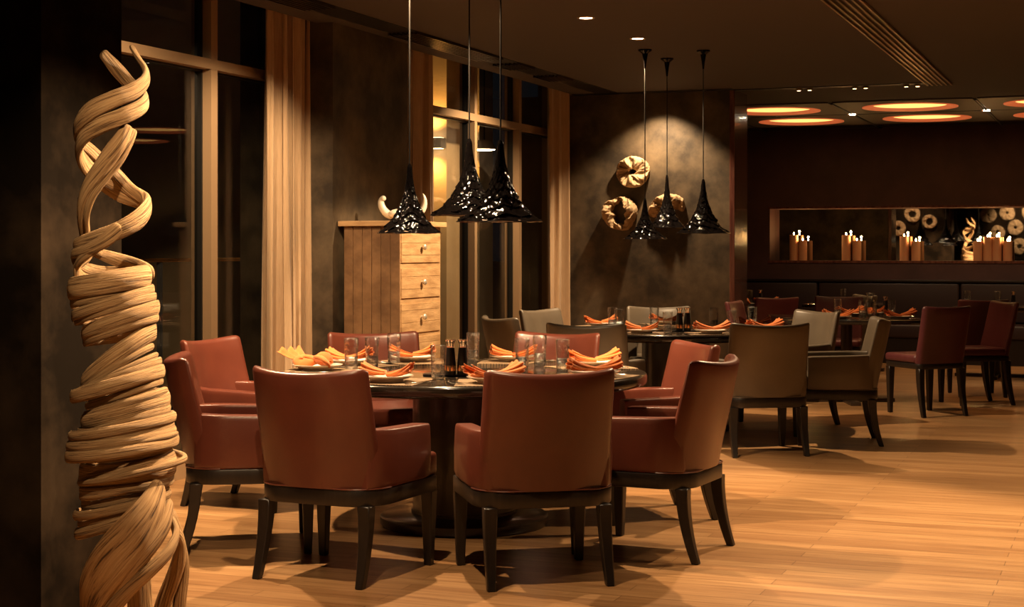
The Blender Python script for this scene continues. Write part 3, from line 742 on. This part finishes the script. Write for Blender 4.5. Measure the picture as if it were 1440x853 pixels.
def mill_at(x, y, l): X, Y, Z = on_h(x, y, .75); mill(X, Y, Z+.0005, l)
mill_at(1069, 428.5, 'black mill on the dark table beyond the polished wall end')
mill_at(1245, 441.5, 'black mill at the back of the square table, right of the jug')
mill_at(1425, 432, 'black mill at the right picture edge')
X, Y, Z = on_h(1224, 446, .75)
j = thing('water_jug', 'clear glass water jug on the square table among the plum chairs', 'jug', (X, Y, Z+.0005))
MB().lathe([(0, 0), (.05, 0), (.054, .006), (.056, .07), (.05, .12), (.032, .155), (.031, .19), (.04, .215), (.0385, .216), (.029, .19), (.030, .155), (.048, .118), (.053, .07), (.050, .012), (0, .010)], 40).build('jug_body', M['glass'], j, angle=180)
MB().lathe([(0, .012), (.0488, .013), (.0522, .07), (.050, .09), (0, .09)], 40).build('water', glass_mat('water', (1, 1, 1)), j, angle=60)
# ------------------------------------------------------------------ pendants
prof_t = [(0, 1.0), (.05, .86), (.1, .735), (.16, .61), (.21, .52), (.29, .43), (.37, .345), (.45, .275), (.53, .215), (.62, .165), (.71, .13), (.79, .105), (.87, .085), (.95, .07), (1, .035)]
def pendant(x, z, yrim, ytip, R, seed, label, group, ceil=H, canopy=True):
    X, Y = px(x, z); z0 = CAM_H+(HZ-yrim)/F_PX*z; h = (yrim-ytip)/F_PX*z; r = random.Random(seed); ph = [r.uniform(0, 6) for _ in range(6)]
    t = thing('pendant_lamp', label, 'pendant lamp', (X, Y, z0), r.uniform(0, 6), group)
    def interp(tt):
        for k in range(len(prof_t)-1):
            if prof_t[k][0] <= tt <= prof_t[k+1][0]:
                f = (tt-prof_t[k][0])/(prof_t[k+1][0]-prof_t[k][0]); return prof_t[k][1]*(1-f)+prof_t[k+1][1]*f
        return prof_t[-1][1]
    prof = [(max(interp(k/100)*R, .006), k/100*h) for k in range(101)]
    def warp(rr, zz, a, j):
        q = zz/h
        lump = .035*math.sin(9*a+30*q+ph[0])+.03*math.sin(5*a-9*q+ph[1])+.03*math.sin(3*a+26*q+ph[2])+.025*math.sin(17*a-40*q+ph[5])+.02*math.sin(13*a+70*q)
        step = .085*((q*9+.5*math.sin(2*a+ph[3])+.3*math.sin(5*a+ph[1])) % 1)
        amp = min(1, (1-q)*1.6+.35)*(1 if q > .03 else .25)
        return rr*(1+.75*lump*amp-step*amp*(q > .03)), zz+.006*math.sin(7*a+ph[4])*(q < .3)*(1 if q > .01 else .3)
    MB().lathe(prof, 120, warp=warp, close=False).build('lamp_shade', M['shade'], t, angle=75)
    MB().lathe([(R*.90, .004), (R*.70, .05*h), (R*.36, .18*h), (R*.18, .36*h), (0, .40*h)], 48, close=False).build('shade_lining', M['shade_in'], t)
    MB().tube([(0, 0, h-.01), (0, 0, ceil-z0-.005)], .0042, 8).build('cord', M['black'], t)
    MB().lathe([(0, ceil-z0), (.052, ceil-z0), (.05, ceil-z0-.010), (.022, ceil-z0-.03), (.012, ceil-z0-.09), (.006, ceil-z0-.14)], 32).build('canopy', M['shade'], t)
    return t
GP = 'black lacquered pendants over the near table'; GP2 = 'black lacquered pendants over the second table'
pendant(576, 8.05, 328, 230, .165, 1, 'black pendant in front of the drawer cabinet, leftmost of all', GP)
pendant(660, 8.35, 303, 195, .205, 2, 'black pendant in the middle of the near three, hanging behind and highest', GP)
pendant(704, 7.7, 312, 197, .212, 3, 'largest black pendant, right of the near three', GP)
pendant(907, 12.0, 336, 279, .170, 4, 'black pendant hanging lowest, left of the far three', GP2)
pendant(938, 12.55, 320, 246, .150, 5, 'black pendant in the middle of the far three, over the wooden ring piece', GP2)
pendant(989, 12.05, 328, 252, .208, 6, 'broad black pendant, right of the far three by the polished wall end', GP2)
# ------------------------------------------------------------------ drawer cabinet with horns
cy0 = 9.5; cy1 = 10.17; cx0, cx1 = -4.86, -4.45; ch = CAM_H+(HZ-318)/F_PX*10.6
t = thing('drawer_cabinet', 'tall reclaimed-wood drawer cabinet between the windows', 'cabinet', ((cx0+cx1)/2, (cy0+cy1)/2, 0))
hx, hy = (cx1-cx0)/2, (cy1-cy0)/2
body = MB().box(-hx, hx-.03, -hy+.006, hy, .06, ch)
body.build('carcass', M['cabside'], t, smooth=False)
pl = MB(); w = 2*hx/6; rr = random.Random(4)
for k in range(6): pl.box(-hx+k*w+.002, -hx+(k+1)*w-.002, -hy-rr.uniform(.001, .004), -hy+.008, .06, ch)
pl.build('side_boards', M['cabside'], t, smooth=False, bevel=.002)
MB().box(hx-.03, hx-.006, -hy, hy, .06, ch).build('front_frame', M['cabfront'], t, smooth=False)
MB().box(-hx+.02, hx-.03, -hy+.02, hy-.02, 0, .06).build('plinth', M['legwood'], t, smooth=False)
MB().box(-hx-.03, hx+.03, -hy-.03, hy+.03, ch, ch+.035).build('cabinet_top', M['cabfront'], t, bevel=.004, smooth=False)
nd = 6; dh = (ch-.10)/nd
for k in range(nd):
    z0, z1 = .08+k*dh+.012, .08+(k+1)*dh-.012; d = MB(); zz = z0; rr = random.Random(k+9)
    while zz < z1-.02:
        z2 = min(z1, zz+rr.uniform(.045, .10)); d.box(hx-.012, hx+rr.uniform(-.001, .004), -hy+.025, hy-.02, zz+.001, z2-.001); zz = z2
    d = d.build('drawer', M['cabfront'], t, smooth=False, bevel=.0015)
    kb = MB().tube([(hx, 0, (z0+z1)/2), (hx+.018, 0, (z0+z1)/2)], .007, 12)
    n = 12
    kb.tube([(hx+.016, 0, (z0+z1)/2), (hx+.019, 0, (z0+z1)/2), (hx+.028, 0, (z0+z1)/2), (hx+.036, 0, (z0+z1)/2), (hx+.039, 0, (z0+z1)/2)], [.010, .017, .021, .017, .004], 20)
    k_ = kb.build('knob', M['knob'], d, angle=60)
hz = ch+.035
hs = thing('horn_sculpture', 'white glazed curled horns standing on the cabinet top', 'sculpture', (cx1-.12, (cy0+cy1)/2-.0, hz+.014), CAMDIR)
pp = 10.3/F_PX
def hp(x, y, dy=0): return ((x-577)*pp, dy, (308.5-y)*pp)
MB().tube([hp(568, 303, .0), hp(556, 303.5), hp(547, 298), hp(542, 289), hp(541, 281), hp(544, 277), hp(548, 277, -.02)], [.030, .030, .029, .026, .022, .022, .018], 18).build('horn', M['ivory'], hs, subd=1, angle=180)
MB().tube([hp(585, 303.5), hp(597, 300.5), hp(604, 294), hp(607, 284), hp(606, 275), hp(603, 269.5)], [.030, .028, .024, .018, .011, .003], 18).build('horn', M['ivory'], hs, subd=1, angle=180)
MB().tube([hp(553, 303.3, -.03), hp(560, 299, -.03), hp(568, 300, -.02), hp(577, 304), hp(588, 304.3)], [.018, .030, .034, .034, .026], 18).build('base_knot', M['ivory'], hs, subd=1, angle=180)
# ------------------------------------------------------------------ wooden rings on the walls
def ring_piece(name, label, x, y, Yp, rx, rz_, hole, depth, seed, sign=-1, partial=None, group=None, loc=None, lumps=.12):
    """thick driftwood ring lying on a wall; sign -1 faces -Y"""
    X, Y, Z = loc if loc else planeY(x, y, Yp); r = random.Random(seed); ph = [r.uniform(0, 6) for _ in range(8)]
    mb = MB(); nu, nv = 121, 26
    a0, a1 = partial or (0, 2*math.pi)
    def fn(u, v):
        a = a0+(a1-a0)*u; b = 2*math.pi*v
        o = 1+lumps*(.5*math.sin(2*a+ph[0])+.35*math.sin(3*a+ph[1])+.25*math.sin(5*a+ph[2]))
        i = hole*(1+1.3*lumps*(math.sin(2*a+ph[3])+.6*math.sin(5*a+ph[4])+.35*math.sin(9*a+ph[6])))
        mid = (o+i)/2; half = (o-i)/2; p = .55
        c, s = math.cos(b), math.sin(b); rad = mid+half*math.copysign(abs(c)**p, c)
        t = depth*(.5+.5*math.copysign(abs(s)**p, s))*(1+.25*math.sin(2*a+ph[5])+.12*math.sin(7*a+3*b+ph[7]))
        if partial:
            e = min(1, (u*6)**.5, ((1-u)*6)**.5); rad = mid+(rad-mid)*e; t *= .4+.6*e
        t += .006*math.sin(23*a+4*c)*math.sin(5*b+3*a); rad += .022*math.sin(17*a+ph[1])*s+.014*math.sin(29*a+6*b)
        return (rx*rad*math.cos(a), sign*(t-.004), rz_*rad*math.sin(a))
    mb.grid(fn, nu, nv, closev=True)
    if partial: mb.f.append(tuple(range(nv))); mb.f.append(tuple((nu-1)*nv+k for k in reversed(range(nv))))
    o = mb.build(name, M['disc'], None, (X, Y, Z), 0, angle=180)
    return tag(o, label, 'wall sculpture', group)
GW = 'pale driftwood rings on the wall'
ring_piece('wood_ring', 'round pale wood slice with a small hole, topmost on the wall', 892, 242, YD, .165, .148, .20, .11, 2, group=GW, lumps=.05)
ring_piece('wood_ring', 'craggy pale wood ring with a big open hole, lower left on the wall', 875.5, 300, YD, .150, .170, .56, .16, 8, group=GW, lumps=.13)
ring_piece('wood_ring', 'pale bent arch of driftwood behind the pendants, lower right on the wall', 941, 300, YD, .190, .190, .42, .12, 21, partial=(math.radians(8), math.radians(195)), group=GW, lumps=.10)
GR = 'pale wood slices mirrored in the niche'
names = ['upper left', 'middle', 'lower left']
for k, (X, Z, r_, hl) in enumerate(((-4.38, 2.12, .17, .45), (-4.02, 1.96, .15, .5), (-4.68, 1.82, .16, .3))):
    ring_piece('wood_slice', f'pale wood ring on the pillar back, {("upper", "right", "left")[k]} of three, in the niche mirror', 0, 0, 0, r_, r_, hl, .08, 40+k, sign=1, loc=(X, 5.12, Z), group=GR, lumps=.06)
pos = [(-3.39, 2.25, .21, .10), (-2.92, 2.30, .20, .18), (-2.35, 2.32, .23, .2), (-1.95, 2.10, .22, .05), (-1.50, 2.40, .2, .2), (-3.15, 1.80, .18, .3), (-2.72, 1.92, .20, .2), (-2.20, 1.76, .2, .25), (-1.50, 1.90, .21, .1), (-3.55, 1.55, .17, .4), (-2.62, 1.44, .2, .3), (-1.0, 2.12, .2, .15), (-1.15, 1.6, .2, .2), (-1.9, 1.42, .18, .2)]
wn = ['top left', 'top, second', 'top middle', 'upper right of middle', 'top right', 'left, second row', 'centre left', 'centre', 'centre right', 'lower left', 'lower middle', 'far right, upper', 'far right, lower', 'bottom right of middle']
for k, (X, Z, r_, hl) in enumerate(pos):
    ring_piece('wood_slice', f'pale wood slice on the rear wall, {wn[k]} of the mirrored cluster', 0, 0, 0, r_*.95, r_, hl, .06, 60+k, sign=1, loc=(X, -2.3, Z), group=GR, lumps=.07)
# ------------------------------------------------------------------ candles
cproto = None
def candle(x, ytop, label, r=.055):
    global cproto
    X, Y, _ = planeY(x, 365, YB+.12); zt = CAM_H+(HZ-ytop)/F_PX*(Y/(CS+SN*(x-720)/F_PX)); h = zt-nz0
    c = thing('pillar_candle', label, 'candle', (X, Y, nz0), 0, 'lit pillar candles in the wall niche')
    MB().lathe([(0, 0), (r, 0), (r, h-.004), (r-.004, h), (r-.014, h-.002), (.012, h-.014), (0, h-.016)], 32).build('wax', M['wax'], c)
    MB().tube([(0, 0, h-.018), (.001, 0, h+.004)], .0016, 6).build('wick', M['black'], c)
    MB().lathe([(0, h-.004), (.007, h+.004), (.010, h+.011), (.007, h+.021), (.003, h+.029), (0, h+.034)], 14).build('flame', M['flame'], c)
    l = bpy.data.lights.new('candle_light', 'POINT'); l.energy = 1.6; l.color = (1, .50, .16); l.shadow_soft_size = .012
    lo = bpy.data.objects.new('candle_light', l); C.objects.link(lo); lo.location = (X, Y-.002, zt+.048)
    return c
for k, (x, y) in enumerate([(1116.5, 330), (1129, 338), (1190, 330.5), (1205, 338), (1271.5, 332), (1288, 339), (1375, 339), (1389, 333), (1402, 333), (1417, 339)]):
    candle(x, y, 'lit pillar candle in the niche, ' + ['taller of the leftmost pair', 'shorter of the leftmost pair', 'taller of the second pair', 'shorter of the second pair', 'taller of the third pair', 'shorter of the third pair',
        'first of the right group of four', 'second of the right group of four', 'third of the right group of four', 'last of the right group of four'][k])
# ------------------------------------------------------------------ twisted driftwood sculpture
SZ = 5.5; SPP = SZ/F_PX; SX0, SY0 = px(182, SZ)
sculp = thing('driftwood_sculpture', 'tall twisted pale driftwood vine sculpture beside the dark pillar', 'sculpture', (SX0, SY0, 0), CAMDIR)
def sp(x, y, d): return Vector(((x-182)*SPP, -d*SPP, CAM_H-(y-HZ)*SPP))       # d: towards the viewer, in picture units
def axis_at(y):
    pts = [(50, 165), (150, 160), (250, 165), (330, 165), (420, 160), (520, 165), (600, 172), (700, 178), (853, 192), (930, 196)]
    for (a, xa), (b, xb) in zip(pts, pts[1:]):
        if y <= b: return xa+(xb-xa)*(y-a)/(b-a)
    return pts[-1][1]
def axfn(p):
    y = HZ-(p.z-CAM_H)/SPP; return sp(axis_at(y), y, 0)
def spline(pts, n=10):
    out = []
    for i in range(len(pts)-1):
        p0, p1, p2, p3 = pts[max(i-1, 0)], pts[i], pts[i+1], pts[min(i+2, len(pts)-1)]
        for k in range(n):
            t = k/n
            out.append(tuple(.5*((2*b)+(-a+c)*t+(2*a-5*b+4*c-d)*t*t+(-a+3*b-3*c+d)*t**3) for a, b, c, d in zip(p0, p1, p2, p3)))
    out.append(tuple(pts[-1])); return out
vn = 0
def vine(pts, thick=.5, n=14, sub=9, taper=(True, True), rough=.06):
    """pts: (x, y, depth, half width) in picture units"""
    global vn; vn += 1; r = random.Random(vn*13)
    S = spline(pts, sub); P = [sp(a, b, c) for a, b, c, w in S]; W = [max(w, 1.2) for a, b, c, w in S]; m = len(P)
    ph = [r.uniform(0, 6) for _ in range(n)]
    def jit(i, k): return 1+rough*(math.sin(ph[k]+i*.05)*.8+.6*math.sin(ph[k]*3+i*.21))
    fl = []
    for i in range(m):
        e = 1.0
        if taper[0] and i < 3: e = (.45, .8, .95)[i]
        if taper[1] and m-1-i < 3: e = (.45, .8, .95)[m-1-i]
        fl.append((W[i]*SPP*e, W[i]*SPP*thick*e))
    return MB().tube(P, 0, n, flat=fl, axis=axfn, jitter=jit).build('vine', M['drift'], sculp, angle=75)
# upper free strands
vine([(141, 72, -8, 8.5), (152, 86, -16, 9), (170, 108, -26, 9.5), (190, 126, -20, 9), (206, 138, 5, 10), (206, 152, 28, 11), (186, 166, 46, 12), (158, 178, 50, 12), (128, 193, 34, 12), (113, 212, 8, 13), (116, 232, -18, 13), (134, 252, -36, 13), (160, 268, -44, 14), (190, 279, -32, 14), (207, 288, -4, 14), (203, 306, 24, 13), (182, 322, 42, 12), (150, 334, 40, 12), (118, 342, 20, 10), (106, 345, -4, 8), (118, 352, -30, 7), (150, 364, -46, 10), (188, 376, -40, 11), (214, 386, -6, 11)], .42)
vine([(185, 64, 4, 6.5), (195, 82, 2, 9), (207, 100, 8, 9.5), (209, 117, 24, 10), (196, 133, 44, 11), (170, 146, 56, 12), (140, 160, 48, 13), (116, 178, 26, 12), (111, 196, -2, 11), (124, 214, -30, 10), (146, 238, -42, 10), (170, 262, -38, 10), (194, 278, -22, 10), (205, 292, 4, 8)], .42)
vine([(188, 178, 34, 8), (182, 194, 38, 10), (170, 214, 40, 12), (152, 238, 40, 12), (134, 262, 34, 12), (121, 290, 24, 10), (117, 318, 6, 9), (118, 340, -14, 8), (134, 358, -36, 7)], .6)
vine([(194, 183, 26, 7), (188, 200, 30, 8), (174, 224, 32, 9), (156, 248, 34, 9), (138, 276, 34, 8), (128, 304, 24, 7), (125, 330, 6, 7), (122, 356, -10, 9), (112, 372, 8, 9), (112, 392, 10, 8)], .6)
vine([(182, 318, 44, 10), (160, 338, 46, 10), (130, 352, 34, 9), (106, 358, 6, 9), (108, 372, -14, 9), (130, 382, -36, 9), (170, 382, -46, 8), (205, 384, -20, 7)], .5)
vine([(150, 344, 40, 9), (124, 362, 30, 8), (110, 378, 6, 8), (116, 392, -22, 8), (150, 388, -46, 8), (188, 384, -36, 7), (212, 387, -6, 6)], .5)
# the coils: (x right, y right, x left, y left, half width)
def coil(loops, R=.9, thick=.5, start_front=True, **k):
    pts = []
    for i, (xr, yr, xl, yl, hw) in enumerate(loops):
        rad = (xr-xl)/2*R
        for a in range(0, 181, 30):
            c, s = math.cos(math.radians(a)), math.sin(math.radians(a))
            f = .5+.5*c; pts.append((xl+(xr-xl)*f, yl+(yr-yl)*f, rad*s, hw))
        nx = loops[i+1] if i+1 < len(loops) else None
        if nx:
            for a in range(210, 360, 30):
                c, s = math.cos(math.radians(a)), math.sin(math.radians(a)); f = .5+.5*c
                pts.append((xl+(nx[0]-xl)*f, yl+(nx[1]-yl)*f, (nx[0]-xl)/2*R*s, hw*(1-f)+nx[4]*f))
    return vine(pts, thick, sub=5, **k)
coil([(212, 388, 101, 407, 16), (214, 408, 104, 444, 8), (221, 432, 118, 469, 10)], .95, .32)
coil([(208, 402, 103, 426, 8), (217, 417, 108, 452, 6), (220, 446, 120, 480, 7), (215, 466, 119, 540, 13)], .92, .4)
coil([(216, 486, 118, 548, 6), (224, 508, 113, 550, 7), (227, 522, 104, 557, 10), (234, 561, 119, 592, 12)], .95, .42)
coil([(222, 498, 116, 552, 5), (226, 536, 124, 570, 6), (236, 574, 121, 604, 7), (243, 586, 101, 612, 8)], .97, .5)
coil([(235, 548, 122, 584, 7), (241, 598, 104, 618, 7), (243, 606, 99, 626, 8), (247, 619, 96, 639, 8)], .98, .5)
coil([(238, 592, 112, 606, 6), (240, 630, 110, 640, 7), (243, 652, 117, 664, 17), (236, 684, 116, 708, 6)], .9, .28)
coil([(250, 608, 108, 630, 4), (259, 645, 114, 676, 5), (240, 676, 118, 684, 6)], .95, .7)
coil([(240, 640, 116, 672, 8), (241, 672, 116, 686, 6), (236, 694, 108, 722, 7), (234, 702, 112, 734, 4.5)], .95, .55)
coil([(240, 668, 116, 696, 6), (234, 706, 110, 748, 8), (228, 716, 130, 744, 7)], .95, .55)
# trunk and feet
vine([(234, 672, 36, 14), (226, 704, 60, 22), (204, 740, 74, 29), (174, 776, 74, 31), (148, 816, 62, 30), (138, 852, 46, 27), (148, 905, 40, 27)], .22, taper=(True, False))
vine([(244, 700, 20, 9), (240, 730, 46, 12), (220, 762, 66, 13), (190, 796, 72, 14), (164, 830, 66, 14), (154, 868, 60, 15), (160, 906, 60, 17)], .5, taper=(True, False))
vine([(236, 724, -4, 8), (252, 742, 16, 7), (248, 764, 44, 9), (224, 790, 66, 10), (194, 818, 74, 10), (172, 850, 74, 12), (168, 906, 76, 14)], .6, taper=(True, False))
vine([(222, 696, 50, 8), (196, 726, 66, 9), (160, 768, 66, 10), (136, 804, 46, 10), (132, 836, 30, 12), (140, 872, 20, 14), (146, 906, 14, 16)], .6, taper=(True, False))
vine([(250, 742, 20, 8), (254, 762, -2, 9), (248, 790, -18, 14), (238, 820, -22, 15), (226, 853, -22, 16), (216, 906, -20, 20)], .7, taper=(True, False))
vine([(238, 720, -10, 9), (246, 760, -26, 10), (250, 800, -34, 11), (246, 850, -32, 12), (242, 906, -30, 14)], .8, taper=(True, False))
vine([(212, 700, -40, 14), (196, 740, -52, 18), (184, 790, -50, 18), (186, 850, -44, 18), (192, 906, -40, 20)], .6, taper=(True, False))
# ------------------------------------------------------------------ light
WARM = (1, .68, .38)
def spot(x, y, tx, ty, tz, power, ang, blend=.25, col=WARM, size=.03, z=H-.03):
    l = bpy.data.lights.new('room_spot', 'SPOT'); l.energy = power; l.color = col; l.spot_size = math.radians(ang); l.spot_blend = blend; l.shadow_soft_size = size
    o = bpy.data.objects.new('room_spot', l); C.objects.link(o); o.location = (x, y, z)
    o.rotation_euler = (Vector((tx, ty, tz))-Vector((x, y, z))).to_track_quat('-Z', 'Y').to_euler(); return o
T1X, T1Y = cam2w(*TC1); T2X, T2Y = cam2w(*TC2)
spot(T1X-.25, T1Y-.1, T1X, T1Y, .75, 430, 104, .25)
X, Y = cam2w(.42, 8.85); SXX, SYY = cam2w(.36, 7.25); spot(SXX, SYY, X, Y, .70, 560, 44, .5)   # far chairs of the near table                  # near table
spot(T2X-.3, T2Y-.2, T2X, T2Y, .75, 480, 96, .3)                      # second table
spot(-2.0, 3.3, -3.2, 4.7, 1.2, 250, 42, .8)                          # sculpture, from the room side
spot(-1.9, 5.9, -3.15, 4.72, 1.3, 1400, 44, .9, size=.02)               # sculpture, from the right
X, Y = cam2w(-.6, 5.6); spot(X, Y, X, Y, 0, 230, 84, .5)             # floor at the left front
X, Y = cam2w(3.0, 6.5); spot(X, Y, X, Y, 0, 270, 92, .5)             # floor in front
spot(-4.5, 6.5, -3.9, 6.2, 0, 470, 92, .3)                           # along the first window
spot(-4.0, 7.9, -5.15, 8.6, 1.0, 210, 84, .6)                         # first curtain
spot(-4.2, 6.6, -5.2, 7.6, 1.2, 200, 90, .6)                          # first window frame
spot(-2.95, 9.9, -4.5, 9.85, .95, 520, 44, .6)                          # cabinet
spot(-4.1, 12.4, -5.2, 12.6, 1.2, 290, 100, .6)                       # far windows
spot(-4.12, 14.36, -4.16, 14.62, 1.5, 185, 104, .7)                      # wooden rings
spot(-.3, 8.2, -.3, 8.2, 0, 320, 96, .5)                             # right-hand floor
spot(.9, 11.2, .9, 11.2, 0, 240, 90, .5)                             # floor by the square tables
spot(T1X+1.6, T1Y+1.9, T1X+1.1, T1Y+.5, .3, 420, 84, .35)            # behind the near table's right chairs
X, Y = cam2w(3.0, 14.2); spot(X, Y, X, Y, .7, 90, 80, .5, col=(1, .52, .22))
for k in range(4): spot(-2.84+1.42*k, 17.77, -2.84+1.42*k, 18.2, 0, 55, 120, .8, z=H-.05)
spot(-4.2, 6.2, -4.3, 5.12, 1.9, 60, 60, .4)                         # rings on the back of the pillar
spot(-2.4, -1.2, -2.3, -2.3, 1.9, 110, 95, .5)                        # rings on the rear wall
w = bpy.data.worlds.new('night'); sc.world = w; w.use_nodes = True
w.node_tree.nodes['Background'].inputs[0].default_value = (.012, .013, .016, 1); w.node_tree.nodes['Background'].inputs[1].default_value = .35
sc.view_settings.view_transform = 'Standard'; sc.view_settings.look = 'None'; sc.view_settings.gamma = 1; sc.view_settings.exposure = 0
sc.view_settings.use_curve_mapping = False
sc.cycles.use_denoising = True; sc.cycles.max_bounces = 8; sc.cycles.transparent_max_bounces = 16; sc.cycles.caustics_reflective = False; sc.cycles.sample_clamp_indirect = 6
